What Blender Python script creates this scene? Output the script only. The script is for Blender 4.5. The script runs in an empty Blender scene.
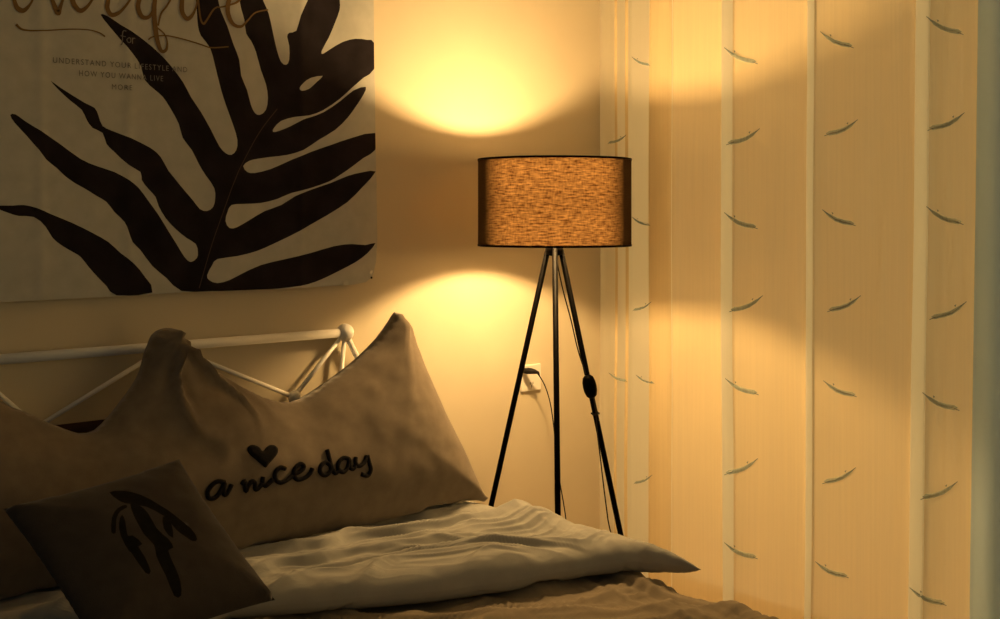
import bpy, bmesh, math, random
import numpy as np
from mathutils import Vector, Matrix, noise
from mathutils.geometry import delaunay_2d_cdt
from mathutils.bvhtree import BVHTree

random.seed(4)
S = bpy.context.scene
COL = S.collection

# ------------------------------------------------------------------ camera geometry
F_PX, HOR, CAMZ = 1190.0, 215.0, 1.33
PHI = math.radians(48.6)
FWD = Vector((math.cos(PHI), math.sin(PHI), 0))
RGT = Vector((math.sin(PHI), -math.cos(PHI), 0))
UP = Vector((0, 0, 1))
CAM = Vector((0, 0, CAMZ))
WALL_Y = 2.856            # face of the headboard wall
CURT_X = 2.99             # hanging plane of the curtain

def ray(px, py):
    return FWD + RGT * ((px - 500) / F_PX) - UP * ((py - HOR) / F_PX)
def at_y(px, py, Y):
    d = ray(px, py); return CAM + d * (Y / d.y)
def at_x(px, py, X):
    d = ray(px, py); return CAM + d * (X / d.x)
def at_z(px, py, Z):
    d = ray(px, py); return CAM + d * ((Z - CAMZ) / d.z)
def at_d(px, py, D):
    return CAM + ray(px, py) * D
def at_plane(px, py, p, n):
    d = ray(px, py); return CAM + d * ((p - CAM).dot(n) / d.dot(n))

# ------------------------------------------------------------------ helpers
def tag(o, label=None, cat=None, group=None, kind=None):
    if label: o['label'] = label
    if cat: o['category'] = cat
    if group: o['group'] = group
    if kind: o['kind'] = kind
    return o

def empty(name, loc, label, cat, group=None):
    o = bpy.data.objects.new(name, None); COL.objects.link(o)
    o.location = loc; o.empty_display_size = .1
    return tag(o, label, cat, group)

def mesh_obj(name, verts, faces, mats, parent=None, smooth=True, mat_ids=None, recalc=False):
    me = bpy.data.meshes.new(name)
    off = Vector(parent_world(parent)) if parent else Vector((0, 0, 0))
    me.from_pydata([tuple(Vector(v) - off) for v in verts], [], faces)
    if not isinstance(mats, (list, tuple)): mats = [mats]
    for m in mats: me.materials.append(m)
    if mat_ids is not None:
        me.polygons.foreach_set('material_index', mat_ids)
    if recalc:
        bm = bmesh.new(); bm.from_mesh(me); bmesh.ops.recalc_face_normals(bm, faces=bm.faces); bm.to_mesh(me); bm.free()
    me.polygons.foreach_set('use_smooth', [smooth] * len(me.polygons))
    me.update()
    o = bpy.data.objects.new(name, me); COL.objects.link(o)
    if parent: o.parent = parent
    return o

def parent_world(p):
    v = Vector((0, 0, 0))
    while p is not None:
        v = v + Vector(p.location); p = p.parent
    return v

class MB:
    """collects shapes in world coordinates, links them as one mesh"""
    def __init__(s): s.v, s.f, s.m = [], [], []
    def add(s, v, f, m=0):
        b = len(s.v); s.v += [tuple(x) for x in v]; s.f += [tuple(i + b for i in q) for q in f]; s.m += [m] * len(f)
    def tube(s, pts, r, n=10, m=0, closed=False, cap=True):
        pts = [Vector(p) for p in pts]
        rs = r if isinstance(r, (list, tuple)) else [r] * len(pts)
        v, f = [], []
        prev = None
        N = len(pts)
        for i, p in enumerate(pts):
            if closed: t = pts[(i + 1) % N] - pts[i - 1]
            else: t = pts[min(i + 1, N - 1)] - pts[max(i - 1, 0)]
            t.normalize()
            if prev is None:
                a = Vector((0, 0, 1)) if abs(t.z) < .9 else Vector((1, 0, 0))
                u = t.cross(a).normalized()
            else:
                u = (prev - t * prev.dot(t)).normalized()
            prev = u
            w = t.cross(u)
            for k in range(n):
                a = 2 * math.pi * k / n
                v.append(p + (u * math.cos(a) + w * math.sin(a)) * rs[i])
        L = N if closed else N - 1
        for i in range(L):
            j = (i + 1) % N
            for k in range(n):
                k2 = (k + 1) % n
                f.append((i * n + k, i * n + k2, j * n + k2, j * n + k))
        if cap and not closed:
            f.append(tuple(range(n - 1, -1, -1))); f.append(tuple((N - 1) * n + k for k in range(n)))
        s.add(v, f, m)
    def sphere(s, c, r, n=20, m=0, sc=(1, 1, 1)):
        c = Vector(c); v = [c + Vector((0, 0, -r * sc[2]))]; f = []
        R = n // 2
        for i in range(1, R):
            a = -math.pi / 2 + math.pi * i / R
            for k in range(n):
                b = 2 * math.pi * k / n
                v.append(c + Vector((r * sc[0] * math.cos(a) * math.cos(b), r * sc[1] * math.cos(a) * math.sin(b), r * sc[2] * math.sin(a))))
        v.append(c + Vector((0, 0, r * sc[2])))
        for k in range(n): f.append((0, 1 + (k + 1) % n, 1 + k))
        for i in range(R - 2):
            for k in range(n):
                a = 1 + i * n + k; b = 1 + i * n + (k + 1) % n
                f.append((a, b, b + n, a + n))
        T = len(v) - 1
        for k in range(n): f.append((T, 1 + (R - 2) * n + k, 1 + (R - 2) * n + (k + 1) % n))
        s.add(v, f, m)
    def lathe(s, c, prof, n=32, m=0, capb=True, capt=True):
        c = Vector(c); v = []; f = []
        for (r, z) in prof:
            for k in range(n):
                a = 2 * math.pi * k / n
                v.append(c + Vector((r * math.cos(a), r * math.sin(a), z)))
        for i in range(len(prof) - 1):
            for k in range(n):
                k2 = (k + 1) % n
                f.append((i * n + k, i * n + k2, (i + 1) * n + k2, (i + 1) * n + k))
        if capb: f.append(tuple(range(n - 1, -1, -1)))
        if capt: f.append(tuple((len(prof) - 1) * n + k for k in range(n)))
        s.add(v, f, m)
    def box(s, lo, hi, m=0, bev=0.0):
        bm = bmesh.new(); bmesh.ops.create_cube(bm, size=1)
        for v in bm.verts:
            for i in range(3):
                v.co[i] = lo[i] + (v.co[i] + .5) * (hi[i] - lo[i])
        if bev > 0:
            bmesh.ops.bevel(bm, geom=bm.edges[:] , offset=bev, segments=2, affect='EDGES', profile=.6)
        bm.verts.index_update()
        s.add([v.co.copy() for v in bm.verts], [[v.index for v in f.verts] for f in bm.faces], m); bm.free()
    def build(s, name, mats, parent=None, smooth=True, recalc=False):
        return mesh_obj(name, s.v, s.f, mats, parent, smooth, s.m, recalc)

def catmull(pts, n=3, closed=True):
    out = []; N = len(pts)
    P = [np.array(p, float) for p in pts]
    for i in range(N if closed else N - 1):
        p0 = P[i - 1] if (closed or i > 0) else P[i]
        p1 = P[i]; p2 = P[(i + 1) % N]
        p3 = P[(i + 2) % N] if (closed or i + 2 < N) else p2
        for k in range(n):
            t = k / n
            out.append(tuple(.5 * (2 * p1 + (p2 - p0) * t + (2 * p0 - 5 * p1 + 4 * p2 - p3) * t * t + (3 * p1 - p0 - 3 * p2 + p3) * t ** 3)))
    if not closed: out.append(tuple(P[-1]))
    return out

def resample(poly, step):
    out = []; N = len(poly)
    for i in range(N):
        a = np.array(poly[i], float); b = np.array(poly[(i + 1) % N], float)
        L = np.linalg.norm(b - a)
        if L < 1e-9: continue
        k = max(1, int(math.ceil(L / step)))
        for j in range(k): out.append(tuple(a + (b - a) * j / k))
    return out

def inside(poly, P):
    poly = np.array(poly); x, y = P[:, 0], P[:, 1]
    c = np.zeros(len(P), bool); N = len(poly)
    for i in range(N):
        x1, y1 = poly[i]; x2, y2 = poly[(i + 1) % N]
        if y1 == y2: continue
        m = ((y1 > y) != (y2 > y)) & (x < (x2 - x1) * (y - y1) / (y2 - y1) + x1)
        c ^= m
    return c

def dist_poly(poly, P):
    poly = np.array(poly); d = np.full(len(P), 1e9); N = len(poly)
    for i in range(N):
        a = poly[i]; b = poly[(i + 1) % N]; ab = b - a; L = ab.dot(ab)
        if L < 1e-14: continue
        t = np.clip(((P - a) @ ab) / L, 0, 1)
        d = np.minimum(d, np.linalg.norm(P - (a + t[:, None] * ab), axis=1))
    return d

def panel(outline, step, prints=()):
    """triangulated 2D panel; prints = [(polygon, material id)]; returns verts, faces, ids, distance to the outline"""
    out = resample(outline, step)
    V = [Vector(p) for p in out]; n = len(V)
    E = [(i, (i + 1) % n) for i in range(n)]
    for poly, mid in prints:
        b = len(V); k = len(poly)
        V += [Vector(p) for p in poly]; E += [(b + i, b + (i + 1) % k) for i in range(k)]
    A = np.array(out)
    xs = np.arange(A[:, 0].min() + step * .5, A[:, 0].max(), step)
    ys = np.arange(A[:, 1].min() + step * .5, A[:, 1].max(), step)
    G = np.array([(x + (step * .5 if j % 2 else 0), y) for j, y in enumerate(ys) for x in xs])
    G = G[inside(out, G)]
    G = G[dist_poly(out, G) > step * .45]
    V += [Vector(p) for p in G]
    r = delaunay_2d_cdt(V, E, [], 0, 1e-6)
    vv = np.array([tuple(v) for v in r[0]]); ff = [tuple(f) for f in r[2]]
    cen = np.array([vv[list(f)].mean(axis=0) for f in ff])
    keep = inside(out, cen)
    ids = np.zeros(len(ff), int)
    for poly, mid in prints:
        ids[inside(poly, cen)] = mid
    faces = []; mids = []
    for f, k, i in zip(ff, keep, ids):
        if not k: continue
        a, b, c = (vv[j] for j in f[:3])
        if (b[0] - a[0]) * (c[1] - a[1]) - (b[1] - a[1]) * (c[0] - a[0]) < 0: f = tuple(reversed(f))
        faces.append(f); mids.append(int(i))
    return vv, faces, mids, dist_poly(out, vv)

def sstep(a, c, x):
    t = min(1, max(0, (x - a) / (c - a))); return t * t * (3 - 2 * t)
def fbm(x, y, z=0.0, o=4):
    return noise.fractal(Vector((x, y, z)), 1.0, 2.1, o)

def ridge(x, y, z=0.0):
    n = noise.noise(Vector((x, y, z)))
    return (1 - abs(n) * 2.0)

# ------------------------------------------------------------------ materials
def principled(name, col, rough=.8, spec=.2, metal=0.0, sheen=0.0):
    m = bpy.data.materials.new(name); m.use_nodes = True
    b = m.node_tree.nodes['Principled BSDF']
    b.inputs['Base Color'].default_value = (*col, 1)
    b.inputs['Roughness'].default_value = rough
    b.inputs['Specular IOR Level'].default_value = spec
    b.inputs['Metallic'].default_value = metal
    if sheen:
        b.inputs['Sheen Weight'].default_value = sheen
        b.inputs['Sheen Roughness'].default_value = .4
    return m

def fabric(name, col, rough=.9, sheen=.0, var=.12, scale=60, bump=.15, weave=900, bdist=.002):
    m = principled(name, col, rough, .1, 0, sheen)
    nt = m.node_tree; N = nt.nodes; L = nt.links; b = N['Principled BSDF']
    tc = N.new('ShaderNodeTexCoord')
    n1 = N.new('ShaderNodeTexNoise'); n1.inputs['Scale'].default_value = scale; n1.inputs['Detail'].default_value = 4
    L.new(tc.outputs['Object'], n1.inputs['Vector'])
    cr = N.new('ShaderNodeValToRGB')
    cr.color_ramp.elements[0].position = .3; cr.color_ramp.elements[1].position = .7
    cr.color_ramp.elements[0].color = (*[c * (1 - var) for c in col], 1)
    cr.color_ramp.elements[1].color = (*[min(1, c * (1 + var)) for c in col], 1)
    L.new(n1.outputs['Fac'], cr.inputs['Fac']); L.new(cr.outputs['Color'], b.inputs['Base Color'])
    n2 = N.new('ShaderNodeTexNoise'); n2.inputs['Scale'].default_value = weave; n2.inputs['Detail'].default_value = 2
    L.new(tc.outputs['Object'], n2.inputs['Vector'])
    bp = N.new('ShaderNodeBump'); bp.inputs['Strength'].default_value = bump; bp.inputs['Distance'].default_value = bdist
    L.new(n2.outputs['Fac'], bp.inputs['Height']); L.new(bp.outputs['Normal'], b.inputs['Normal'])
    return m

M = {}
M['wall'] = fabric('painted_wall', (.61, .55, .42), .85, 0, .02, 6, .08, 300)
M['ceiling'] = principled('ceiling_paint', (.50, .49, .47), .9)
M['floor'] = principled('floor_wood', (.70, .54, .36), .5)
M['white_metal'] = principled('white_enamel', (.86, .86, .84), .38, .4)
M['white_plastic'] = principled('white_plastic', (.78, .76, .70), .35, .4)
M['slot'] = principled('socket_slot', (.02, .02, .02), .6)
M['black'] = principled('black_metal', (.0012, .0010, .0009), .45, .018)
M['rubber'] = principled('black_rubber', (.012, .011, .011), .6)
M['cloth'] = fabric('tapestry_cotton', (.45, .46, .44), .9, 0, .06, 25, .12, 700)
M['leafprint'] = fabric('leaf_print', (.015, .0115, .015), .85, 0, .35, 14, .1, 700)
M['vein'] = principled('leaf_vein', (.075, .05, .042), .9)
M['gold'] = principled('gold_print', (.16, .095, .035), .6)
M['greyprint'] = principled('grey_print', (.17, .165, .16), .9)
M['crown'] = fabric('taupe_velvet', (.185, .152, .116), .95, .25, .10, 30, .25, 500)
M['plush'] = fabric('black_plush', (.008, .007, .008), .95, .05, .3, 200, .5, 900, .003)
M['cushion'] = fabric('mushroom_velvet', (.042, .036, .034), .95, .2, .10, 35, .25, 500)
M['cushprint'] = fabric('cushion_print', (.006, .0055, .005), .95, 0, .3, 90, .2, 700)
M['brown'] = fabric('brown_cotton', (.030, .015, .011), .9, 0, .1, 40, .1, 600)
M['flap'] = fabric('blue_grey_cotton', (.345, .345, .325), .9, .05, .06, 20, .15, 800)
M['cover'] = fabric('taupe_cotton', (.26, .215, .155), .9, .05, .06, 20, .15, 800)
M['mattress'] = principled('mattress_ticking', (.5, .48, .45), .9)

def shader_mat(name):
    m = bpy.data.materials.new(name); m.use_nodes = True
    m.node_tree.nodes.clear()
    return m, m.node_tree.nodes, m.node_tree.links

# sheer curtain: fine open weave of scattering threads, plus a paler copy that paints the bright folds
def voile(name, col, lo, hi, tfac):
    m, N, L = shader_mat(name)
    out = N.new('ShaderNodeOutputMaterial'); mx = N.new('ShaderNodeMixShader'); tr = N.new('ShaderNodeBsdfTransparent')
    mx2 = N.new('ShaderNodeMixShader'); df = N.new('ShaderNodeBsdfDiffuse'); tl = N.new('ShaderNodeBsdfTranslucent')
    tc = N.new('ShaderNodeTexCoord'); mp = N.new('ShaderNodeMapping'); mp.inputs['Scale'].default_value = (140, 140, 3)
    nz = N.new('ShaderNodeTexNoise'); nz.inputs['Scale'].default_value = 1; nz.inputs['Detail'].default_value = 3
    rg = N.new('ShaderNodeMapRange'); rg.inputs['From Min'].default_value = .3; rg.inputs['From Max'].default_value = .7
    rg.inputs['To Min'].default_value = lo; rg.inputs['To Max'].default_value = hi
    for n_ in (df, tl): n_.inputs['Color'].default_value = (*col, 1)
    mx2.inputs['Fac'].default_value = tfac
    L.new(tc.outputs['Object'], mp.inputs['Vector']); L.new(mp.outputs['Vector'], nz.inputs['Vector']); L.new(nz.outputs['Fac'], rg.inputs['Value'])
    L.new(rg.outputs['Result'], mx.inputs['Fac']); L.new(tr.outputs[0], mx.inputs[1]); L.new(df.outputs[0], mx2.inputs[1]); L.new(tl.outputs[0], mx2.inputs[2])
    L.new(mx2.outputs[0], mx.inputs[2]); L.new(mx.outputs[0], out.inputs['Surface'])
    return m
M['voile'] = voile('sheer_voile', (.86, .71, .44), .88, .93, .31)
M['feather_dark'] = voile('feather_quill', (.17, .22, .24), .62, .78, .35)
M['feather_light'] = voile('feather_vane', (.52, .66, .66), .45, .6, .45)
M['drape'] = voile('blue_grey_drape', (.52, .68, .82), 1.0, 1.0, .40)
M['lit_fold'] = voile('lit_fold_voile', (.97, .92, .80), .98, 1.0, .74)  # paler copy of the voile: brightness of the folds painted into the colour

# lamp shade linen: dark yarn outside, light leaks through between the yarns, less at a slant
m, N, L = shader_mat('shade_linen')
out = N.new('ShaderNodeOutputMaterial'); mx = N.new('ShaderNodeMixShader')
df = N.new('ShaderNodeBsdfDiffuse'); df.inputs['Color'].default_value = (.030, .018, .012, 1)
tl = N.new('ShaderNodeBsdfTranslucent')
tc = N.new('ShaderNodeTexCoord')
def yarn(scale, detail):
    mp = N.new('ShaderNodeMapping'); mp.inputs['Scale'].default_value = scale
    nz = N.new('ShaderNodeTexNoise'); nz.inputs['Scale'].default_value = 1; nz.inputs['Detail'].default_value = detail
    L.new(tc.outputs['UV'], mp.inputs['Vector']); L.new(mp.outputs['Vector'], nz.inputs['Vector'])
    return nz
h = yarn((38, 230, 1), 5); v = yarn((190, 60, 1), 3)
ad = N.new('ShaderNodeMath'); ad.operation = 'MULTIPLY_ADD'; ad.inputs[1].default_value = .72
hv_ = N.new('ShaderNodeMath'); hv_.operation = 'MULTIPLY'; hv_.inputs[1].default_value = .28
L.new(v.outputs['Fac'], hv_.inputs[0]); L.new(h.outputs['Fac'], ad.inputs[0]); L.new(hv_.outputs[0], ad.inputs[2])
cr = N.new('ShaderNodeValToRGB')
cr.color_ramp.elements[0].position = .36; cr.color_ramp.elements[0].color = (.035, .014, .0045, 1)
cr.color_ramp.elements[1].position = .66; cr.color_ramp.elements[1].color = (.225, .146, .070, 1)
L.new(ad.outputs[0], cr.inputs['Fac']); L.new(cr.outputs['Color'], tl.inputs['Color'])
lw = N.new('ShaderNodeLayerWeight'); lw.inputs['Blend'].default_value = .5
rg = N.new('ShaderNodeMapRange'); rg.inputs['From Min'].default_value = .22; rg.inputs['From Max'].default_value = .58
rg.inputs['To Min'].default_value = .62; rg.inputs['To Max'].default_value = .03
L.new(lw.outputs['Facing'], rg.inputs['Value']); L.new(rg.outputs['Result'], mx.inputs['Fac'])
L.new(df.outputs[0], mx.inputs[1]); L.new(tl.outputs[0], mx.inputs[2]); L.new(mx.outputs[0], out.inputs['Surface'])
M['linen'] = m

m, N, L = shader_mat('shade_lining')
out = N.new('ShaderNodeOutputMaterial'); mx = N.new('ShaderNodeMixShader'); mx.inputs['Fac'].default_value = .5
df = N.new('ShaderNodeBsdfDiffuse'); df.inputs['Color'].default_value = (.80, .72, .60, 1)
tl = N.new('ShaderNodeBsdfTranslucent'); tl.inputs['Color'].default_value = (.80, .72, .60, 1)
L.new(df.outputs[0], mx.inputs[1]); L.new(tl.outputs[0], mx.inputs[2]); L.new(mx.outputs[0], out.inputs['Surface'])
M['lining'] = m

m, N, L = shader_mat('glowing_bulb')
out = N.new('ShaderNodeOutputMaterial'); em = N.new('ShaderNodeEmission')
em.inputs['Color'].default_value = (1, .60, .225, 1); em.inputs['Strength'].default_value = 690
L.new(em.outputs[0], out.inputs['Surface'])
M['bulb'] = m

m, N, L = shader_mat('window_glass')
out = N.new('ShaderNodeOutputMaterial'); g = N.new('ShaderNodeBsdfPrincipled')
g.inputs['Base Color'].default_value = (.9, .95, 1, 1); g.inputs['Transmission Weight'].default_value = 1; g.inputs['Roughness'].default_value = .02
L.new(g.outputs[0], out.inputs['Surface'])
M['glass'] = m

# ------------------------------------------------------------------ room
def struct(name, mb, mat, parent=None, smooth=False):
    return tag(mb.build(name, mat, parent, smooth), kind='structure')

b = MB(); b.box((-1.3, WALL_Y, 0), (3.3, WALL_Y + .12, 2.6)); struct('wall_back', b, M['wall'])
b = MB()
WX = 3.16
b.box((WX, 2.80, 0), (WX + .14, WALL_Y, 2.6)); b.box((WX, -.6, 0), (WX + .14, .55, 2.6))
b.box((WX, .55, 0), (WX + .14, 2.80, .02)); b.box((WX, .55, 2.5), (WX + .14, 2.80, 2.6))
struct('wall_right', b, M['wall'])
b = MB(); b.box((-1.3, -.6, -.08), (3.3, WALL_Y + .12, 0)); struct('floor', b, M['floor'])
b = MB(); b.box((-1.3, -.6, 2.6), (3.3, WALL_Y + .12, 2.68)); struct('ceiling', b, M['ceiling'])
b = MB(); b.box((-1.3, WALL_Y - .014, 0), (WX, WALL_Y - .001, .09), 0, .003); struct('baseboard_back', b, M['white_plastic'])
b = MB()
for (y0, y1, z0, z1) in ((.55, .60, .02, 2.5), (2.765, 2.80, .02, 2.5), (1.00, 1.05, .06, 2.46), (.60, 2.765, .02, .06), (.60, 2.765, 2.46, 2.5)):
    b.box((WX + .05, y0, z0), (WX + .10, y1, z1))
wf = struct('window_1', b, M['white_plastic'])
b = MB(); b.box((WX + .07, .60, .06), (WX + .076, 1.00, 2.46)); b.box((WX + .07, 1.05, .06), (WX + .076, 2.765, 2.46))
struct('window_pane', b, M['glass'], wf)

# ------------------------------------------------------------------ tapestry on the headboard wall
TY = WALL_Y - .014
def tw(px, py):
    p = at_y(px, py, TY); return (p.x, p.z)
LEAF = [(181,291),(166,278),(152,266),(140,250),(132,242),(128,232),(124,222),(114,212),(106,202),(96,196),(84,188.5),(74,183),(64,176),(56,168),(46,160),(38,150),(26,136),(14,123),(9.5,115),
 (15,114.5),(24,121),(40,131),(58,143),(80,159),(96,166),(114,172),(128,180),(138,187.5),(148,201),(158,215),(166,228),(176,244),(184,257),(190,262),
 (196,258),(197,252),(195,244),(186,238),(175,229),(165,218),(158,206),(155,197),(148,189),(141,180),(140,172),(128,165),(114,152),(106,144),(102,133),(92,128),(86,120),(81,110),(70,101),(58,90),(50,81),
 (60,88),(84,103),(94,108),(98,116),(102,126),(112,131),(130,138),(150,148),(160,157),(168,171),(180,186),(192,200),(199,209),(206,211),
 (212,207),(214,198),(213,188),(205,176),(198,164),(191,150),(182,138),(178,124),(170,109),(162,97),(154,90),(144,80),(140,66),(132,54),(120,40),(108,26),(99.5,15),
 (106,16),(120,25),(140,38),(158,53),(170,66),(182,82),(190,97),(200,112),(210,130),(218,146),(224,153),(230,155),
 (235,150),(236,140),(232,126),(225,106),(220,90),(214,66),(209,48),(200,36),(197,26),(196,12),(195,0),(194,-28),
 (212,-28),(217,0),(220,12),(226,26),(232,44),(238,60),(240,76),(246,90),(250,105),(254,113),(259,115),
 (265,110),(267,98),(265,84),(260,70),(255,52),(250,41),(245,34),(243,20),(240,10),(238,0),(233,-26),
 (252,-24),(262,0),(268,14),(272,32),(276,50),(280,62),(285,65),
 (288,60),(288,46),(286,37),(288,33),(295,31),(299,16),(307,0),(315,-20),(327,-30),
 (337,-20),(339,0),(339,10),(334,24),(328,38),(321,51),(322,54),
 (330,49),(342,42),(354,39),(366,40),(373.5,43),(373.5,69),
 (362,78),(350,88.5),(338,99.5),(322,110.5),(308,115.5),(294,117),(280,121),(273,128),(272,132),(278,131),(290,126),(302,119.5),(309,117.5),
 (323,112.2),(339,101.2),(352,90.5),(364.5,87),
 (362,95),(354,107),(346,118),(334,130),(318,140),(302,150),(286,155),(270,157),(256,159),(248,161),
 (242,166),(246,172),(254,173),(270,169),(290,160),(310,152),(330,145),(350,138),(374.5,133),
 (374.5,150),(362,158),(350,167),(338,175.5),(328,181.5),(310,188),(290,193),(276,199),(260,203),(242,204),(230,205),
 (226,212),(224,221),(228,228),(236,227),(250,219),(264,211),(280,205),(294,196),(311,189.5),
 (329,183.2),(346,176),(360,172.5),(375,171.5),
 (360,188),(346,202),(330,213),(320,219),(298,231),(274,243),(256,251),(236,256),(216,259),
 (211,265),(206,275),(208,280),(216,283),(228,280),(240,274),(260,265),(284,259),(310,253),(334,246),(350,244),(364,245),(374.5,243),
 (366,253),(354,262),(338,271),(322,279),(308,284),(290,287),(268,289.2),(242,290.5),(210,291)]
LOW = [(-8,206),(0,205.5),(12,205.6),(23,205),(36,208),(50,214),(72,223),(92,233),(108,242),(120,253),(134,264),(144,276),(152,292.5),
 (116,295.3),(106,286),(96,276),(88,267),(80,257),(74,253),(62,246),(52,238),(45,227),(33,217),(18,216),(8,213),(0,210)]
HOLE = [(298,88),(302,83),(310,78),(322,76),(316,82),(308,89),(300,91)]
def smooth_poly(p, n=2): return [tw(*q) for q in catmull(p, n)]
bot = [(-170, 315.5), (0, 302), (115, 296.3), (190, 292), (300, 288), (352, 284.5), (364, 282), (371, 277), (375, 262), (376.5, 240), (375, 150), (373.5, 60), (372.5, -60)]
ol = [tw(*q) for q in bot]
xl = ol[0][0]
ol = ol[:-1] + [(ol[-1][0], 2.42), (xl, 2.42)]
pl, fc, ids, dd = panel(ol, .0125, [(smooth_poly(LEAF), 1), (smooth_poly(LOW), 1), (smooth_poly(HOLE), 0)])
def crease(d, w): return math.exp(-(d / w) ** 2)
CRX = [tw(128, 150)[0], tw(300, 150)[0], tw(40, 150)[0]]
CRZ = tw(128, 178)[1]
def tdisp(x, z):
    h = .005 + .0035 * fbm(x * 4.2, z * 1.1, 2.0) + .0026 * sstep(1.3, 1.9, x) * math.sin(x * 30 + 1.8 * fbm(x * 2, z * .7, 5))
    for c in CRX: h += .0034 * crease(x - c, .010)
    h += .0022 * crease(z - CRZ, .010)
    return max(0.0012, h)
verts = [(p[0], TY - tdisp(*p), p[1]) for p in pl]
nv = len(verts)
tp = MB(); tp.v = verts; tp.f = [tuple(f) for f in fc]; tp.m = list(ids)
# printed strokes lie on the cloth
def print_stroke(pts, w, mid, lift=.0006, n=5):
    q = [tw(*p) for p in catmull(pts, n, False)]
    w = [k * .66 for k in w] if isinstance(w, (list, tuple)) else w * .8
    ws = w if isinstance(w, (list, tuple)) else None
    L_, R_ = [], []
    N_ = len(q)
    for i, p in enumerate(q):
        a = np.array(q[max(0, i - 1)]); c = np.array(q[min(N_ - 1, i + 1)])
        t = c - a; t = t / (np.linalg.norm(t) + 1e-9); nn = np.array((-t[1], t[0]))
        if ws:
            s_ = i / max(1, N_ - 1) * (len(ws) - 1); k = min(int(s_), len(ws) - 2); ww = ws[k] + (ws[k + 1] - ws[k]) * (s_ - k)
        else: ww = w
        L_.append(np.array(p) + nn * ww); R_.append(np.array(p) - nn * ww)
    v = []; f = []
    for a, c in zip(L_, R_):
        for p in (a, c): v.append((p[0], TY - tdisp(p[0], p[1]) - lift - .0007, p[1]))
    for i in range(N_ - 1): f.append((2 * i, 2 * i + 1, 2 * i + 3, 2 * i + 2))
    tp.add(v, f, mid)
print_stroke([(276,109),(260,130),(246,154),(234,178),(223,208),(210,246),(198,288)], .0015, 2)
G = 3
print_stroke([(6,-14),(11,-6),(13,0),(16,8),(22,11),(28,6),(32,-2),(33,-16)], [.004, .006, .010, .004, .003], G, .0008)
print_stroke([(46,-16),(51,0),(55,10),(57,13),(59,8),(63,-4),(66,-16)], [.004, .009, .011, .005, .003], G, .0009)
print_stroke([(66,-16),(70,-4),(73,5),(79,11),(85,8),(91,0),(98,-14)], [.004, .010, .009, .005, .003], G, .001)
print_stroke([(108,-16),(107,0),(106,8),(110,15),(118,13),(126,4),(134,-10)], [.006, .009, .009, .005, .003], G, .0011)
print_stroke([(158,-14),(146,-14),(139,-2),(137,8),(141,17),(148,17),(153,8),(156,-6)], [.004, .008, .010, .006, .004], G, .0012)
print_stroke([(157,-16),(154,0),(153,12),(154,26),(156,40),(160,51),(165,50),(166,42),(163,34),(156,28)], [.006, .010, .010, .007, .003, .003], G, .0013)
print_stroke([(157,26),(160,14),(166,6),(174,-8)], .003, G, .0014)
print_stroke([(183,-16),(181,0),(181,12),(186,19),(192,14),(196,2),(198,-16)], [.006, .010, .009, .004, .003], G, .0015)
print_stroke([(196,-16),(197,0),(199,18),(202,24),(205,21),(212,10),(217,7)], [.003, .0045, .003], G, .0016)
print_stroke([(217,8),(226,6),(236,2),(240,-6),(234,-10),(228,-2),(226,12),(231,24),(239,27),(246,21),(254,13),(267,10)], [.003, .004, .007, .010, .010, .006, .003, .003], G, .0017)
print_stroke([(15,24.6),(22,30),(40,31),(66,29.6),(86,30),(98,33),(104,37)], [.005, .0025, .002, .003], G, .0008)
print_stroke([(147,40),(152,37),(166,36),(184,40),(200,45),(210,48),(227,47)], .0022, G, .0018)
g4 = 4
print_stroke([(125,31.5),(122.5,31),(121.5,34),(121.3,43),(120,45)], .0016, g4, .0009)
print_stroke([(119.5,36),(124.5,37)], .0013, g4, .001)
print_stroke([(127.5,38),(125.5,40),(127,43),(129.2,42),(129,39),(127.5,38)], .0015, g4, .0009)
print_stroke([(131,38),(131.2,44)], .0015, g4, .0009)
print_stroke([(131,40),(132.6,38.4),(134,39)], .0015, g4, .001)
def print_text(body, p0, p1, cap):
    cu = bpy.data.curves.new('t', 'FONT'); cu.body = body; cu.size = 1; cu.resolution_u = 3
    cu.space_character = 1.25
    o = bpy.data.objects.new('t', cu); COL.objects.link(o)
    bpy.context.view_layer.update()
    me = bpy.data.meshes.new_from_object(o.evaluated_get(bpy.context.evaluated_depsgraph_get()))
    vs = [v.co.copy() for v in me.vertices]; fs = [tuple(p.vertices) for p in me.polygons]
    bpy.data.objects.remove(o); bpy.data.curves.remove(cu); bpy.data.meshes.remove(me)
    x0 = min(v.x for v in vs); x1 = max(v.x for v in vs); h = max(v.y for v in vs)
    a = tw(*p0); c = tw(*p1); out = []
    for v in vs:
        k = (v.x - x0) / (x1 - x0)
        X = a[0] + (c[0] - a[0]) * k; Z = a[1] + (c[1] - a[1]) * k + (v.y / h) * cap
        out.append((X, TY - tdisp(X, Z) - .0017, Z))
    tp.add(out, fs, g4)
print_text('UNDERSTAND YOUR LIFESTYLE AND', (52, 63), (186, 72.5), .0135)
print_text('HOW YOU WANNA LIVE', (78, 76), (162, 81.5), .0135)
print_text('MORE', (111, 89.5), (131, 90.5), .013)
t = tp.build('tapestry', [M['cloth'], M['leafprint'], M['vein'], M['gold'], M['greyprint']])
for px_, pz_ in ((369.5, None), (369.5, 2.40), (-150, 2.40)):
    x_ = tw(px_, 278)[0]; z_ = pz_ or tw(369.5, 277.5)[1]
    q = MB(); q.tube([(x_, TY + .001, z_), (x_, TY - .010, z_)], .0012, 8); q.sphere((x_, TY - .0105, z_), .0034, 10, 0, (1, .5, 1))
    tag(q.build('hanging_pin', M['black'], t), 'small dark pin')
tag(t, 'white cloth tapestry with a big dark leaf print and gold script above the bed', 'tapestry')

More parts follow.
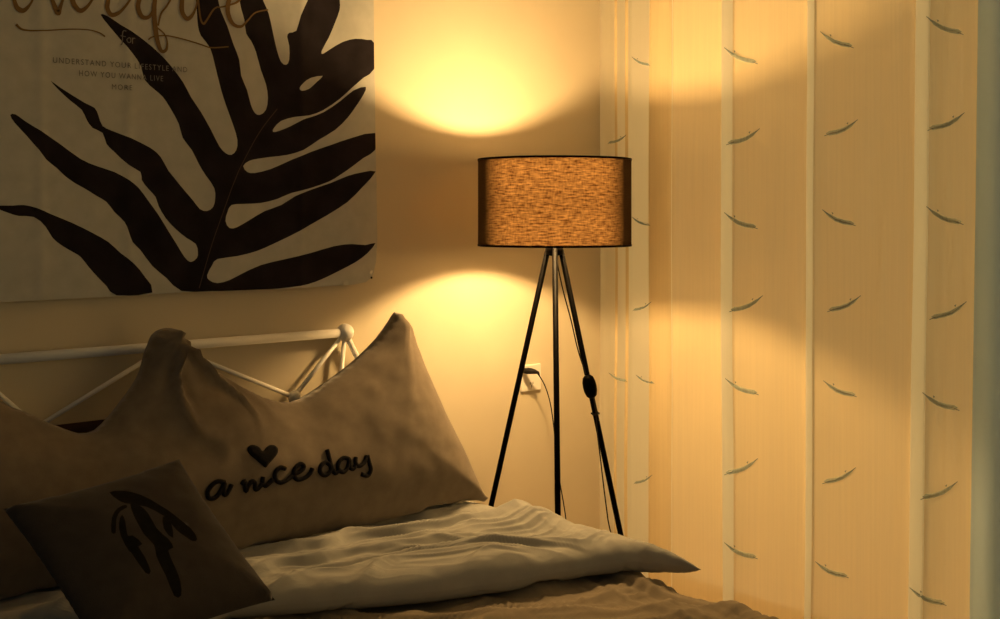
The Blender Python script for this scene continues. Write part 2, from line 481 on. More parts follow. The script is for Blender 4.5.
# ------------------------------------------------------------------ bed frame
HY = 2.829
def hb(px, py): return at_y(px, py, HY)
bed = empty('bed', (1.37, 1.8, 0), 'white metal bed frame with ball-jointed zigzag headboard against the wall', 'bed')
KR = hb(345, 332.5); RZ = KR.z
BR_, BL_, AP = hb(294, 397), hb(37, 426), hb(168, 345)
AP.z = RZ; BL_.z = BR_.z
KL = Vector((BR_.x + BL_.x - KR.x, HY, RZ))
def rod(a, c, r=.006, name='rod'):
    q = MB(); q.tube([a, c], r, 12); return q.build(name, M['white_metal'], bed)
q = MB(); q.tube([KL, KR], .0125, 16); q.build('top_rail', M['white_metal'], bed)
for k in (KR, KL):
    q = MB(); q.sphere(k, .0255, 24); q.build('knob', M['white_metal'], bed)
for k in (BR_, BL_):
    q = MB(); q.sphere(k + Vector((0, -.003, 0)), .0185, 20); q.build('ball_joint', M['white_metal'], bed)
ft = .0
for a, c in ((KR, BR_), (BR_, AP), (AP, BL_), (BL_, KL)): rod(a, c)
for sgn, k in ((1, KR), (-1, KL)):
    rod(k, Vector((k.x - sgn * .055, HY, .50)), .0065)
    e = Vector((1.37 + sgn * .80, HY, .53))
    rod(k, e, .0085)
    q = MB(); q.tube([(e.x, HY, .54), (e.x, HY, 0)], .016, 14); q.build('leg', M['white_metal'], bed)
    q = MB(); q.sphere((e.x, HY, .545), .02, 20); q.build('knob', M['white_metal'], bed)
    q = MB(); q.box((e.x - sgn * .055 - .015, .90, .24), (e.x - sgn * .055 + .015, HY, .29), 0, .004)
    s_ = q.build('side_rail', M['white_metal'], bed, False)
    q = MB(); q.tube([(e.x - sgn * .055, .915, .295), (e.x - sgn * .055, .915, 0)], .016, 14); q.build('leg', M['white_metal'], bed)
q = MB()
for k in range(12):
    y = .95 + k * .155; q.box((.62, y, .291), (2.12, y + .07, .302), 0, .002)
q.build('slat_base', M['white_metal'], bed, False)
q = MB(); q.box((.62, .90, .304), (2.10, 2.765, .43), 0, .03)
tag(q.build('mattress', M['mattress'], None, False), 'pale mattress on the white metal bed under the taupe duvet', 'mattress')

# ------------------------------------------------------------------ duvet: taupe cover with a turned back blue-grey end
def fold(u, v, z, k=4.2, p=1.5): return max(0.0, 1 - abs(noise.noise(Vector((u, v, z)))) * k) ** p
def wr(x, y):                     # wrinkles of the lower cover
    w = .16 * fbm(x * 2.0, y * 2.0, 7.0, 3)
    u = (x * .5 + y * .86) + w; v_ = (x * .86 - y * .5)
    h = .016 * fold(u * 6.5, v_ * 1.2, 3.0, 4.5, 1.2) + .010 * fold(u * 13, v_ * 2.4, 9.0) + .005 * fold(u * 30, v_ * 5, 15.0) - .014 + .006 * fbm(x * 3, y * 3, 1.0, 2)
    near = sstep(1.75, 2.1, x)
    u2 = x + .10 * fbm(x * 2, y * 1.4, 4.0, 2)
    h += near * (.014 * fold(u2 * 11, y * .9, 5.0) + .005 * fold(u2 * 26, y * 2.2, 25.0) - .006)
    return h
XE = 2.122
def cover_z(x, y): return .478 + wr(x, y) - .012 * sstep(1.9, XE, x)
rows = []
ys = [.86 + (2.775 - .86) * j / 230 for j in range(231)]
def cover_row(y):
    r = []
    n = 190
    e = .012 * fbm(y * 3, 1.3, 8.0, 2)
    xe = XE + e; xs = .615
    # left hanging side, top, right hanging side
    for k in range(6): r.append(Vector((xs - .05 - .004 * k * 0, y, .27 + .03 * k)))
    zl = cover_z(xs, y)
    for k in range(1, 5):
        a = k / 5 * math.pi / 2
        r.append(Vector((xs - .05 * math.cos(a), y, zl - .05 + .05 * math.sin(a))))
    for k in range(n + 1):
        x = xs + (xe - xs) * k / n
        r.append(Vector((x, y, cover_z(x, y))))
    zr = cover_z(xe, y); R = .055
    for k in range(1, 8):
        a = k / 7 * math.pi / 2
        r.append(Vector((xe + R * math.sin(a), y, zr - R + R * math.cos(a))))
    for k in range(1, 11):
        z = zr - R - k * .018
        r.append(Vector((xe + R + .006 * math.sin(y * 17 + 2 * fbm(y * 4, z * 4)) * k / 10, y, z)))
    return r
G_ = [cover_row(y) for y in ys]
nc = len(G_[0])
V_ = [p for r in G_ for p in r]
F_ = [(j * nc + i, j * nc + i + 1, (j + 1) * nc + i + 1, (j + 1) * nc + i) for j in range(len(ys) - 1) for i in range(nc - 1)]
duvet = empty('duvet', (1.37, 1.8, .47), 'taupe duvet with its blue-grey end turned back, spread over the bed', 'duvet')
co = mesh_obj('cover', V_, F_, M['cover'], duvet)
tag(co, 'taupe cotton cover')
sd = co.modifiers.new('thick', 'SOLIDIFY'); sd.thickness = .004; sd.offset = -1

# turned back end
FE = [(.56, 2.52), (.86, 2.42)] + [(p.x, p.y) for p in (at_z(*q, .497) for q in ((180, 632), (230, 614), (330, 606), (440, 596), (520, 585), (560, 577), (600, 570), (640, 567), (680, 568), (702, 571)))]
FE.append((FE[-1][0] + .1, FE[-1][1] - .02))
def yf(x):
    for (a, ya), (c, yc) in zip(FE, FE[1:]):
        if a <= x <= c: return ya + (yc - ya) * (x - a) / (c - a)
    return FE[-1][1]
def fold(u, v, z, k=4.2, p=1.5): return max(0.0, 1 - abs(noise.noise(Vector((u, v, z)))) * k) ** p
def flap_wr(x, y):
    w = .16 * fbm(x * 2.2, y * 2.2, 17.0, 3)
    w2 = .022 * fbm(x * 5, y * 5, 27.0, 2)
    u = (y + x * .22) + w; v_ = x - .2 * y
    h = .013 * noise.noise(Vector((u * 6.0, v_ * 1.2, 13.0)))
    h += .021 * fold(u * 6.0, v_ * .9, 19.0, 4.5, 1.2) + .015 * fold((u + w2) * 11, v_ * 1.5, 29.0, 4.5, 1.2) + .007 * fold((u + w2 * .6) * 19, v_ * 2.2, 39.0) - .010
    h += .0035 * fbm(x * 7, y * 7, 49.0, 2)
    h += .044 * math.exp(-((x - 2.12) / .085) ** 2 - ((y - 2.27) / .11) ** 2)
    h += .012 * math.exp(-((x - 1.75) / .2) ** 2 - ((y - 2.1) / .12) ** 2)
    return h
YB = 2.765
FX0, FX1 = .62, 2.195
def flap_top(x, y):
    d1 = y - yf(x); d2 = FX1 - x; d3 = x - FX0; d4 = YB - y
    T = .047 - .018 * sstep(2.30, 2.46, y)
    def pr(d, D): 
        t = min(1, max(0, d / D)); return math.sqrt(max(0, 1 - (1 - t) ** 2))
    k = pr(d1, .06) * pr(d2, .07) * pr(d3, .05) * pr(d4, .05)
    far = 1 - .5 * sstep(2.42, 2.55, y)
    zb = base_z(min(x, XE), y) - .008 * sstep(2.08, FX1 + .02, x)
    return zb + .018 + k * (T - .008 + flap_wr(x, y) * far * (.25 + .75 * sstep(.0, .16, d2)) * (.4 + .6 * sstep(0, .12, d1)))
def base_z(x, y): return .492 + .15 * wr(x, y)
nu, nw = 260, 260
def ease(t): return .5 - .5 * math.cos(math.pi * t)
top, botm = [], []
for j in range(nw + 1):
    tv = j / nw; tv = .35 * ease(tv) + .65 * tv
    for i in range(nu + 1):
        tu = i / nu; tu = .35 * ease(tu) + .65 * tu
        x = FX0 + (FX1 - FX0) * tu; y0 = yf(x); y = y0 + (YB - y0) * tv
        zt = flap_top(x, y)
        top.append(Vector((x, y, zt)))
        zc = cover_z(min(x, XE), y) + .004
        if x > XE: zc = cover_z(XE, y) - .055 + math.sqrt(max(0, .055 ** 2 - (x - XE) ** 2)) + .005
        kb = math.sqrt(max(0, 1 - (1 - min(1, max(0, min(y - y0, FX1 - x) / .035))) ** 2)); ze = base_z(min(x, XE), y) + .0165
        botm.append(Vector((x, y, max(zc, min(zt - .0015, ze - kb * (ze - max(zc, ze - .03)))))))
# keep the top clear of the cover beneath
for k, p in enumerate(top):
    if p.z < botm[k].z + .0015: p.z = botm[k].z + .0015
W = nu + 1; nb = len(top)
F_ = []
for j in range(nw):
    for i in range(nu):
        a = j * W + i; F_.append((a, a + 1, a + W + 1, a + W)); F_.append((nb + a, nb + a + W, nb + a + W + 1, nb + a + 1))
for i in range(nu):
    F_.append((i, nb + i, nb + i + 1, i + 1)); a = nw * W + i; F_.append((a, a + 1, nb + a + 1, nb + a))
for j in range(nw):
    a = j * W; F_.append((a, a + W, nb + a + W, nb + a)); a = j * W + nu; F_.append((a, nb + a, nb + a + W, a + W))
tag(mesh_obj('turned_back_end', top + botm, F_, M['flap'], duvet), 'blue-grey turned back end')

# ------------------------------------------------------------------ cushions
def cushion(name, outline, frame, tf, tb, D, step, mats, prints=(), wrinkle=None, clamp=None, power=.5):
    pl, fc, ids, dd = panel(outline, step, prints)
    n = len(pl); vs = []; bmap = {}
    prof = lambda d: (1 - (1 - min(1, d / D)) ** 2) ** power if d > 1e-5 else 0
    for (u, v), d in zip(pl, dd):
        h = prof(d) * tf
        if wrinkle: h += wrinkle(u, v) * min(1, d / .03)
        vs.append(frame(u, v, h))
    back = []
    for i, ((u, v), d) in enumerate(zip(pl, dd)):
        if d < 1e-5: back.append(i)
        else: back.append(len(vs)); vs.append(frame(u, v, -prof(d) * tb))
    if clamp: vs = [clamp(p) for p in vs]
    fs = list(fc) + [tuple(back[i] for i in reversed(f)) for f in fc]
    mi = list(ids) + [0] * len(fc)
    return vs, fs, mi, (vs[:n], fc)

# long crown cushion leaning on the headboard
CP0 = Vector((0, 2.540, .532)); CP1 = Vector((0, 2.705, 1.06))
CV = (CP1 - CP0).normalized(); CN = Vector((0, -CV.z, CV.y))     # outward = towards the room, a little up
if CN.y > 0: CN = -CN
def cuv(px, py):
    p = at_plane(px, py, CP0, CN); return (p.x, (p - CP0).dot(CV))
def cframe(u, v, h): return Vector((u, CP0.y, CP0.z)) + CV * v + CN * h
rt = [(483,504),(479,492),(464,458),(449,427),(434,396),(421,364),(408,331),(400,317),(394,312),(388,321),(375,339),(357,357),(340,371),(322,384),(305,395),(290,402),(270,400),(246,390),(224,378),(206,366),(192,350),(181,334),(172,328),(160,329),(151,335),(147,345),(143,355),(139,371),(131,386),(120,401),(108,416),(94,430),(78,433),(60,427),(40,419),(20,410),(0,401)]
cu = [cuv(*p) for p in rt]
mid = 1.325
left = [(2 * mid - u, v) for u, v in cu[:9]][::-1]
# left crown tip, then down the left end
lv = cu[-1]
ol = cu + [(lv[0] - .10, lv[1] + .10)] + [(p[0], p[1]) for p in left]
ol += [(.75, -.012), (1.325, -.016), (1.9, -.012)]
ol = catmull(ol, 2)
def flap_clear(p, gap=.004):
    z = max(flap_top(min(max(p.x, FX0), FX1), min(max(p.y, yf(p.x)), YB)), cover_z(min(p.x, XE), p.y)) + gap
    if p.z < z: p = Vector((p.x, p.y, z))
    return p
PK = [cuv(168, 330), cuv(394, 313)]
def cwr(u, v):
    h = .009 * fbm(u * 5, v * 5, 3.0, 3) + .012 * fbm(u * 16, v * 11, 33.0, 3) * math.exp(-(((u - PK[0][0]) / .09) ** 2 + ((v - PK[0][1]) / .12) ** 2))
    for (pu, pv), am in ((PK[0], .027), (PK[1], .006)):
        du, dv = u - pu, v - pv; r = math.hypot(du, dv) + 1e-4; a = math.atan2(du, -dv)
        h += am * (2 * fold(a * 2.3 + 1.2 * fbm(u * 4, v * 4, 1.0, 2), r * 2.5, pu * 3, 4.5, 1.3) - .5) * math.exp(-((r - .06) / .16) ** 2)
    h += .004 * ridge(u * 3, v * 12 + 2 * u, 6.0) * sstep(.0, .2, v)
    return h
def crown_clear(p):
    p = flap_clear(p, .008)
    if p.y > 2.775: p.y = 2.775
    return p
vs, fs, mi, front = cushion('c', ol, cframe,   .105, .014, .21, .0105, None, (), cwr, crown_clear, .55)
crown = empty('crown_cushion', (1.325, 2.52, .55), 'long taupe crown-shaped cushion with a nice day lettering leaning on the headboard', 'cushion')
mesh_obj('cushion_body', vs, fs, M['crown'], crown, True, mi)
CB = BVHTree.FromPolygons([tuple(v) for v in front[0]], front[1])
def on_crown(px, py, lift):
    d = ray(px, py).normalized()
    hit = CB.ray_cast(CAM, d)
    n = hit[1]
    if n.dot(d) > 0: n = -n
    return hit[0] + n * lift
def zz(p): return (190 + p[0] / 4.99, 420 + p[1] / 4.99)
LET = [[(172,312),(140,306),(108,325),(86,360),(92,390),(122,388),(150,356),(172,312),(165,350),(172,374),(192,352),(206,322)],
 [(256,322),(270,305),(272,330),(278,354),(288,330),(306,306),(322,316),(324,345),(340,340),(358,318)],
 [(362,284),(360,310),(372,328),(392,316),(410,296)],
 [(474,244),(446,238),(424,262),(424,296),(448,312),(482,298),(508,278)],
 [(512,272),(548,256),(566,234),(550,220),(524,238),(514,272),(532,296),(566,290),(594,268),(608,240)],
 [(698,226),(672,212),(650,232),(648,262),(672,276),(698,256),(700,230)],
 [(682,150),(692,190),(704,236),(722,266),(744,246)],
 [(792,196),(764,190),(740,212),(738,246),(762,260),(784,236),(792,196),(796,236),(812,244),(822,228)],
 [(824,186),(824,216),(842,230),(866,212),(880,178)],
 [(882,176),(892,214),(900,248),(884,278),(852,270)]]
words = [LET[0:1], LET[1:5], LET[5:]]
for wl in words:
    q = MB()
    for st in wl:
        q.tube([on_crown(*zz(p), .0025) for p in catmull(st, 4, False)], .0056, 8)
    tag(q.build('lettering', M['plush'], crown), 'black plush lettering')
hp = [(375,238),(350,218),(318,192),(292,168),(284,146),(296,128),(320,125),(344,136),(362,156),(378,138),(398,126),(422,128),(438,146),(434,170),(414,196),(392,220)]
hp = [zz(p) for p in catmull(hp, 3)]
pl, fc, ids, dd = panel([(a, -c) for a, c in hp], 1.6)
hv = [on_crown(p[0], -p[1], .0015 + .006 * min(1, d / 3.0) ** .5) for p, d in zip(pl, dd)]
tag(mesh_obj('heart', hv, fc, M['plush'], crown), 'black plush heart')

# square cushion leaning on the crown cushion
TL, TR, BR, BL = Vector((.782, 2.285, .785)), Vector((1.172, 2.375, .805)), Vector((1.236, 2.082, .560)), Vector((.845, 2.000, .560))
TR = CAM + ray(178, 460) * ((TR - CAM).dot(FWD)); BR = CAM + ray(275, 600) * ((BR - CAM).dot(FWD)); TL = CAM + ray(3, 509) * ((TL - CAM).dot(FWD))
SN = ((TR - BL).cross(TL - BR)).normalized()
if SN.y > 0: SN = -SN
def sframe(u, v, h):
    return BL * (1 - u) * (1 - v) + BR * u * (1 - v) + TR * u * v + TL * (1 - u) * v + SN * h
def suv(px, py):
    p = at_plane(px, py, (TL + TR + BL + BR) / 4 + SN * .045, SN)
    u, v = .5, .5
    for _ in range(20):
        q = sframe(u, v, .045); e = p - q
        du = (BR - BL) * (1 - v) + (TR - TL) * v; dv = (TL - BL) * (1 - u) + (TR - BR) * u
        A = np.array([[du.dot(du), du.dot(dv)], [du.dot(dv), dv.dot(dv)]]); s_ = np.linalg.solve(A, [e.dot(du), e.dot(dv)])
        u += s_[0]; v += s_[1]
    return (u, v)
def z8(p): return suv(80 + p[0] / 3.895, 460 + p[1] / 3.895)
BLA = [[(116,122),(170,122),(232,146),(302,196),(352,230),(422,280),(447,326),(428,334),(396,312),(364,290),(312,240),(248,202),(190,190),(148,176)],
 [(186,190),(222,196),(254,232),(284,288),(332,328),(352,364),(332,374),(362,430),(388,480),(397,522),(368,526),(326,464),(286,394),(276,352),(234,312),(200,252)],
 [(168,194),(136,208),(112,248),(112,300),(128,304),(128,256),(146,222),(172,206)],
 [(150,240),(138,272),(148,316),(182,378),(200,372),(172,312),(162,268)],
 [(166,330),(188,382),(246,458),(266,450),(240,400),(214,362),(230,352),(192,318)],
 [(310,244),(342,262),(352,324),(314,290)]]
prints = [([z8(p) for p in catmull(b_, 2)], 1) for b_ in BLA]
so = []
for (a, c) in (((0, 0), (1, 0)), ((1, 0), (1, 1)), ((1, 1), (0, 1)), ((0, 1), (0, 0))):
    for k in range(12):
        t_ = k / 12; bow = .022 * math.sin(math.pi * t_) ** .7
        u = a[0] + (c[0] - a[0]) * t_; v = a[1] + (c[1] - a[1]) * t_
        nu_ = (-(c[1] - a[1]), (c[0] - a[0]))
        so.append((u + nu_[0] * bow, v + nu_[1] * bow))
CBall = BVHTree.FromPolygons([tuple(v) for v in vs], fs)
def small_clear(p):
    p = flap_clear(p, .005)
    # stay in front of the crown cushion
    hit = CBall.ray_cast(Vector((p.x, 1.5, p.z)), Vector((0, 1, 0)))
    if hit[0] is not None and p.y > hit[0].y - .006: p = Vector((p.x, hit[0].y - .006, p.z))
    return p
swr = lambda u, v: .004 * fbm(u * 4, v * 4, 11.0, 3)
class _W: pass
v2, f2, m2, _ = cushion('s', so, sframe, .062, .05, .42, .024, None, prints, swr, small_clear, .6)
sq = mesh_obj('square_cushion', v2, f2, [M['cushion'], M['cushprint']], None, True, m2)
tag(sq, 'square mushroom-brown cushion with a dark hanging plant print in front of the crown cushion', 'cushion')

# dark brown pillow standing behind the crown cushion
po = []
for (a, c) in (((.80, .565), (1.50, .565)), ((1.50, .565), (1.50, .842)), ((1.50, .842), (.80, .842)), ((.80, .842), (.80, .565))):
    for k in range(10): po.append((a[0] + (c[0] - a[0]) * k / 10, a[1] + (c[1] - a[1]) * k / 10))
def bclear(p):
    p = flap_clear(p, .005)
    hit = CBall.ray_cast(Vector((p.x, 2.85, p.z)), Vector((0, -1, 0)))
    if hit[0] is not None and p.y < hit[0].y + .005: p = Vector((p.x, hit[0].y + .005, p.z))
    return p
v3, f3, m3, _ = cushion('b', po, lambda u, v, h: Vector((u, 2.757 - h, v)), .022, .018, .10, .03, None, (), None, bclear)
tag(mesh_obj('bed_pillow', v3, f3, M['brown'], None, True, m3), 'dark brown pillow standing behind the crown cushion against the headboard', 'pillow')

# ------------------------------------------------------------------ floor lamp
LD = 3.44
AX = CAM + RGT * (54.5 / F_PX * LD) + FWD * LD; AX.z = 0
lamp = empty('floor_lamp', AX, 'black tripod floor lamp with a glowing brown drum shade beside the bed', 'floor lamp')
ZT, ZB, R_ = CAMZ + (HOR - 160.0) * LD / F_PX, CAMZ - (245 - HOR) * LD / F_PX, .2213
def drum(r, z0, z1, n=128):
    q = MB(); q.lathe(AX, [(r, z0), (r, z1)], n, 0, False, False); return q
q = drum(R_, ZB, ZT)
sh = q.build('lamp_shade', M['linen'], lamp)
uv = sh.data.uv_layers.new(name='weave')
for p in sh.data.polygons:
    for k, li in enumerate(p.loop_indices):
        c = sh.data.vertices[sh.data.loops[li].vertex_index].co
        kk = p.index % 128
        uu = (kk if k in (0, 3) else kk + 1) / 128 * 2 * math.pi * R_
        uv.data[li].uv = (uu, c.z)
q = drum(R_ - .0025, ZB + .001, ZT - .001); tag(q.build('lining', M['lining'], sh), 'pale lining')
for z in (ZB, ZT):
    q = MB(); w = .0028
    q.lathe(AX, [(R_ - .005, z - w), (R_ + .0012, z - w), (R_ + .0012, z + w), (R_ - .005, z + w), (R_ - .005, z - w)], 128, 0, False, False)
    tag(q.build('trim_ring', M['black'], sh, False), 'thin black rim')
BZ = 1.362
q = MB(); q.lathe(AX, [(.018, BZ - .013), (.040, BZ - .010), (.0465, BZ - .004), (.0465, BZ + .004), (.040, BZ + .010), (.020, BZ + .013), (.002, BZ + .0135)], 40)
tag(q.build('bulb', M['bulb'], lamp), 'glowing warm disc bulb')
q = MB(); q.lathe(AX, [(.012, 1.238), (.017, 1.242), (.017, BZ - .018), (.013, BZ - .0145)], 20); q.build('lamp_holder', M['black'], lamp)
q = MB()
for k in range(3):
    a = PHI + math.pi / 3 + k * 2 * math.pi / 3
    q.tube([AX + Vector((0.015 * math.cos(a), .015 * math.sin(a), 1.262)), AX + Vector(((R_ - .004) * math.cos(a), (R_ - .004) * math.sin(a), ZB + .004))], .0018, 8)
q.build('shade_carrier', M['black'], lamp)
q = MB(); q.lathe(AX, [(.012, 1.212), (.026, 1.217), (.026, 1.238), (.018, 1.243)], 24); q.build('hub', M['black'], lamp)
LEGA = {}
for nm, ang in (('front', math.pi), ('left', math.radians(60)), ('right', -math.radians(60))):
    d = FWD * math.cos(ang) - RGT * math.sin(ang)
    a = AX + d * .021 + UP * 1.233; c = AX + d * .325 + UP * .012
    LEGA[nm] = (a, c)
    q = MB(); q.tube([a, c], .0082, 14)
    lg = q.build('leg', M['black'], lamp)
    q = MB(); q.lathe(Vector((c.x, c.y, 0)), [(.011, .001), (.0125, .004), (.011, .03), (.009, .032)], 16); q.build('rubber_foot', M['rubber'], lg)
def leg_at(nm, z):
    a, c = LEGA[nm]; t_ = (a.z - z) / (a.z - c.z); return a + (c - a) * t_
# cord: lamp to switch, then along the right leg to the floor, and up to the socket
def dpt(px, py, D=LD): return at_d(px, py, D)
sw = leg_at('right', CAMZ - (384 - HOR) * (LD + .1) / F_PX)
DR = sw.dot(FWD)
off = -FWD * .012
pts = [AX + UP * 1.215 + RGT * .003 - FWD * .02, dpt(557, 262, LD - .02), dpt(563, 290, LD), dpt(571, 320, LD + .03), dpt(578, 350, DR - .02), dpt(586, 374, DR - .014)]
q = MB(); q.tube(catmull(pts, 6, False), .0019, 8); q.build('power_cord', M['rubber'], lamp)
pts = [dpt(593, 396, DR - .012), dpt(596, 412, DR - .012), dpt(597, 430, DR - .012), dpt(600, 455, DR + .0), dpt(603.5, 485, DR + .01), dpt(608, 520, DR + .03), dpt(616, 580, DR + .05)]
e1 = Vector((AX.x + .15, AX.y + .12, .006)); e2 = Vector((AX.x + .02, AX.y + .22, .006))
pl_pt = at_y(531, 372, WALL_Y - .040)
up = [at_y(566, 520, WALL_Y - .12), at_y(558, 470, WALL_Y - .08), at_y(553.5, 425, WALL_Y - .06), at_y(550, 402, WALL_Y - .055), at_y(545, 386, WALL_Y - .055), at_y(539.5, 376, WALL_Y - .052)]
pts = pts + [e1 + Vector((.02, -.03, .02)), e1, e2, Vector((up[0].x + .01, up[0].y, .02)), Vector((up[0].x + .01, up[0].y, .2))] + up
q = MB(); q.tube(catmull(pts, 6, False), .0019, 8); q.build('power_cord', M['rubber'], lamp)
# plug
pc = at_y(529.5, 371.5, WALL_Y - .034)
q = MB()
q.tube([pc + Vector((-.004, .019, .001)), pc + Vector((-.004, .006, .002)), pc + Vector((0, -.006, .002)), pc + Vector((.010, -.013, .0)), pc + Vector((.022, -.017, -.004)), up[-1]], [.009, .0105, .010, .008, .005, .0024], 14)
q.build('plug', M['rubber'], lamp)
# round inline switch strapped on the leg
a, c = LEGA['right']; ld = (c - a).normalized()
q = MB()
ct = sw - FWD * .012
q.tube([ct - ld * .034, ct - ld * .028, ct - ld * .014, ct, ct + ld * .014, ct + ld * .028, ct + ld * .034], [.009, .0155, .0195, .0205, .0195, .0155, .009], 18)
q.build('inline_switch', M['black'], lamp)
tie = leg_at('right', CAMZ - (414 - HOR) * DR / F_PX)
q = MB(); q.tube([tie - ld * .003, tie + ld * .003], .0105, 12); q.tube([tie - RGT * .013, tie + RGT * .013], .003, 8); q.build('cord_tie', M['rubber'], lamp)

# ------------------------------------------------------------------ socket plate
c = at_y(530.5, 377.5, WALL_Y - .004)
q = MB(); q.box((c.x - .043, WALL_Y - .009, c.z - .043), (c.x + .043, WALL_Y - .0005, c.z + .043), 0, .003)
ou = q.build('wall_outlet', M['white_plastic'], None, False)
tag(ou, 'white square wall socket with a black plug behind the lamp legs', 'socket')
q = MB()
for dx, dz in ((-.006, -.018), (.006, -.018), (0, -.028)): q.box((c.x + dx - .001, WALL_Y - .0098, c.z + dz - .004), (c.x + dx + .001, WALL_Y - .0088, c.z + dz + .004))
q.build('socket_slots', M['slot'], ou, False)

# ------------------------------------------------------------------ sheer curtain with feathers
def cy(px):
    return at_x(px, HOR, CURT_X).y
# pleats (image column of the pleat, standing out from the hanging plane) with the painted-bright cloth on each crest
path = [(599, .006), (601.5, .020), (606, .024), (610, .010), (615, -.008), (625, -.012), (631.5, .006), (634, .020), (642, .022), (650, .016), (652, .004), (658, -.014), (666, -.016), (671.5, .002), (674, .010), (682, -.002), (696, -.010), (712, -.006),
        (722, .008), (724.5, .022), (730, .026), (735, .020), (738, .008), (752, -.006), (778, -.010), (800, .000), (807, .012), (809, .022), (812, .024), (815, .018), (818, .006), (838, -.008), (878, -.010), (904, .000),
        (914, .012), (916.5, .024), (922, .028), (928.5, .022), (931, .008), (946, -.008), (968, -.010), (980, .002), (984, .006)]
LIT_FOLDS = [(599, 614), (616, 624), (627, 650.5), (671.8, 673.4), (724.5, 735.5), (808, 815), (916, 929.5)]  # fold strips that get the paler cloth, as if catching more light
pp = [(cy(p), o_) for p, o_ in path]
pp = catmull(pp, 7, False)
SY = [(cy(b_), cy(a_)) for a_, b_ in LIT_FOLDS]
ZC0, ZC1, NZ = .025, 2.57, 60
def lean(y, z):     # the folds hang a little askew
    k = sstep(2.3, 1.6, y) if False else max(0, min(1, (2.35 - y) / .65))
    return .0135 * k * (z - 1.33)
cur = MB(); V_, F_ = [], []
np_ = len(pp)
for j in range(NZ + 1):
    z = ZC0 + (ZC1 - ZC0) * j / NZ
    for i, (y, o_) in enumerate(pp):
        amp = 1 + .10 * fbm(y * 3, z * .8, 3.0, 2)
        x = CURT_X - o_ * .55 * amp - .004 * fbm(y * 5, z * 1.2, 9.0, 2)
        V_.append(Vector((x, y - lean(y, z) + .004 * fbm(y * 2, z * 1.1, 15.0, 2), z)))
for j in range(NZ):
    for i in range(np_ - 1):
        a = j * np_ + i; F_.append((a, a + 1, a + np_ + 1, a + np_))
cur.add(V_, F_, 0)
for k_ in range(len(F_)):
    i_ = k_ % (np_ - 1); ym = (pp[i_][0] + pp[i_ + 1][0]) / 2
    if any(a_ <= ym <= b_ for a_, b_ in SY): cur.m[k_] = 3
CU = BVHTree.FromPolygons([tuple(v) for v in V_], F_)
def on_curtain(px, py, lift):
    d = ray(px, py).normalized(); o_ = CAM + d * 1.2
    hit = CU.ray_cast(o_, d)
    if hit[0] is None: return None
    n = hit[1]
    if n.dot(d) > 0: n = -n
    return hit[0] - d * lift
VANE = [(-17,-9),(-10,-5.5),(-3,-1.5),(6,1.2),(13,2.2),(16.5,4.8),(13,7.0),(4,5.5),(-4,2.6),(-11,-2.2)]
QUILL = [(-18,-10),(-11,-4.5),(-4,.6),(4,3.6),(12,5.2),(18,7.5)]
BARB = [(-8,-7.5),(-6,-6.2),(-7,-4.6)]
def feather(cx, cy_, flip, sc=1.0, half=None):
    fx = -1 if flip else 1
    def poly(pts, lift, mid):
        vs = [on_curtain(cx + fx * a * sc, cy_ + b_ * sc, lift) for a, b_ in pts]
        if any(v is None for v in vs): return
        cen = sum(vs, Vector()) / len(vs)
        n_ = len(vs)
        cur.add(vs + [cen], [(i, (i + 1) % n_, n_) for i in range(n_)], mid)
    poly(VANE, .0022, 2)
    ws = [.5, 1.1, 1.4, 1.3, .9, .4]
    up_ = [(a, b_ - w) for (a, b_), w in zip(QUILL, ws)]; dn = [(a, b_ + w * .6) for (a, b_), w in zip(QUILL, ws)]
    vs = [on_curtain(cx + fx * a * sc, cy_ + b_ * sc, .003) for a, b_ in up_ + dn]
    if not any(v is None for v in vs):
        n_ = len(up_); cur.add(vs, [(i, i + 1, n_ + i + 1, n_ + i) for i in range(n_ - 1)], 1)
    poly(BARB, .003, 1)
for x, y, f_ in ((741,57,0),(743,138,1),(741,222,0),(746,305,1),(742,388,0),(741,468,1),(741,552,0),(837,41,0),(841,129,1),(839,219,0),(844,305,1),(840,390,0),(839,477,1),(832,571,0),
                 (945,27,0),(946,123,1),(945,217,0),(948,312,1),(941,403,0),(939,492,1),(928,598,0)):
    feather(x, y, f_, .93 + .1 * (x > 900))
for x, y, f_ in ((641,62,0),(641,222,0),(642,307,1),(645,380,0),(643,480,1),(617,140,1),(618,378,0)):
    feather(x, y, f_, .52)
ct_ = cur.build('sheer_curtain', [M['voile'], M['feather_dark'], M['feather_light'], M['lit_fold']])
tag(ct_, 'sheer golden-cream curtain with folds painted paler as if lit and small blue-grey feathers, beside the lamp', 'curtain')

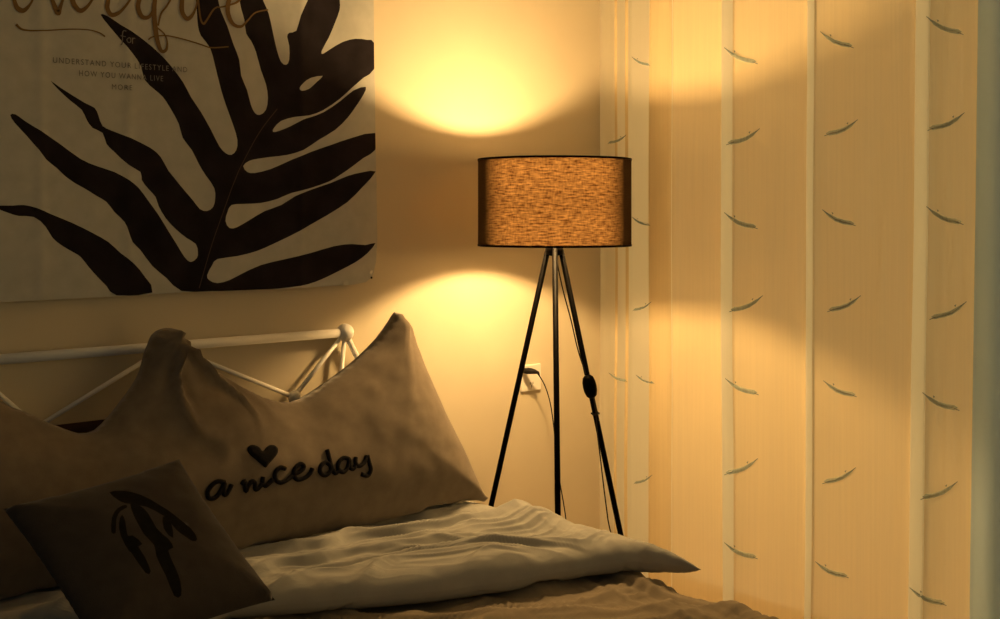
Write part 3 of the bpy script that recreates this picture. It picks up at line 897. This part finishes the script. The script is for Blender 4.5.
# solid drape at the right edge of the view
V_, F_ = [], []
y0, y1 = cy(982), .62; n = 90
for j in range(41):
    z = .02 + 2.55 * j / 40
    for i in range(n + 1):
        y = y0 + (y1 - y0) * i / n
        V_.append(Vector((CURT_X - .062 - .028 * math.sin(i / n * 2 * math.pi * 5.0 - 1.2) - .004 * fbm(y * 4, z), y - .0135 * (z - 1.33), z)))
for j in range(40):
    for i in range(n):
        a = j * (n + 1) + i; F_.append((a, a + 1, a + n + 2, a + n + 1))
dr = mesh_obj('drape', V_, F_, M['drape'])
tag(dr, 'plain thin blue-grey drape hanging next to the sheer feather curtain at the right', 'curtain')

# ------------------------------------------------------------------ camera, world, view
cd = bpy.data.cameras.new('camera'); cam = bpy.data.objects.new('camera', cd); COL.objects.link(cam)
cam.location = CAM; cam.rotation_euler = (math.pi / 2, 0, PHI - math.pi / 2)
cd.sensor_width = 36; cd.lens = F_PX / 1000 * 36; cd.shift_y = -(309.5 - HOR) / 1000; cd.clip_start = .02
S.camera = cam

w = bpy.data.worlds.new('backlight_world'); S.world = w; w.use_nodes = True
# amber glow added on the window side to backlight the curtain, dim blue-grey elsewhere
nt = w.node_tree; bg = nt.nodes['Background']; bg.inputs['Strength'].default_value = 1.0
tc = nt.nodes.new('ShaderNodeTexCoord'); sp = nt.nodes.new('ShaderNodeSeparateXYZ'); rp = nt.nodes.new('ShaderNodeValToRGB')
nt.links.new(tc.outputs['Generated'], sp.inputs[0]); nt.links.new(sp.outputs['X'], rp.inputs['Fac']); nt.links.new(rp.outputs['Color'], bg.inputs['Color'])
rp.color_ramp.elements[0].position = .05; rp.color_ramp.elements[0].color = (.026, .040, .042, 1)
rp.color_ramp.elements[1].position = .35; rp.color_ramp.elements[1].color = (1.02, .665, .25, 1)

S.view_settings.view_transform = 'Standard'; S.view_settings.look = 'None'
S.view_settings.exposure = 0.14; S.view_settings.gamma = 1; S.view_settings.use_curve_mapping = False
S.cycles.use_denoising = True
S.cycles.max_bounces = 10; S.cycles.diffuse_bounces = 6; S.cycles.transmission_bounces = 8; S.cycles.transparent_max_bounces = 16
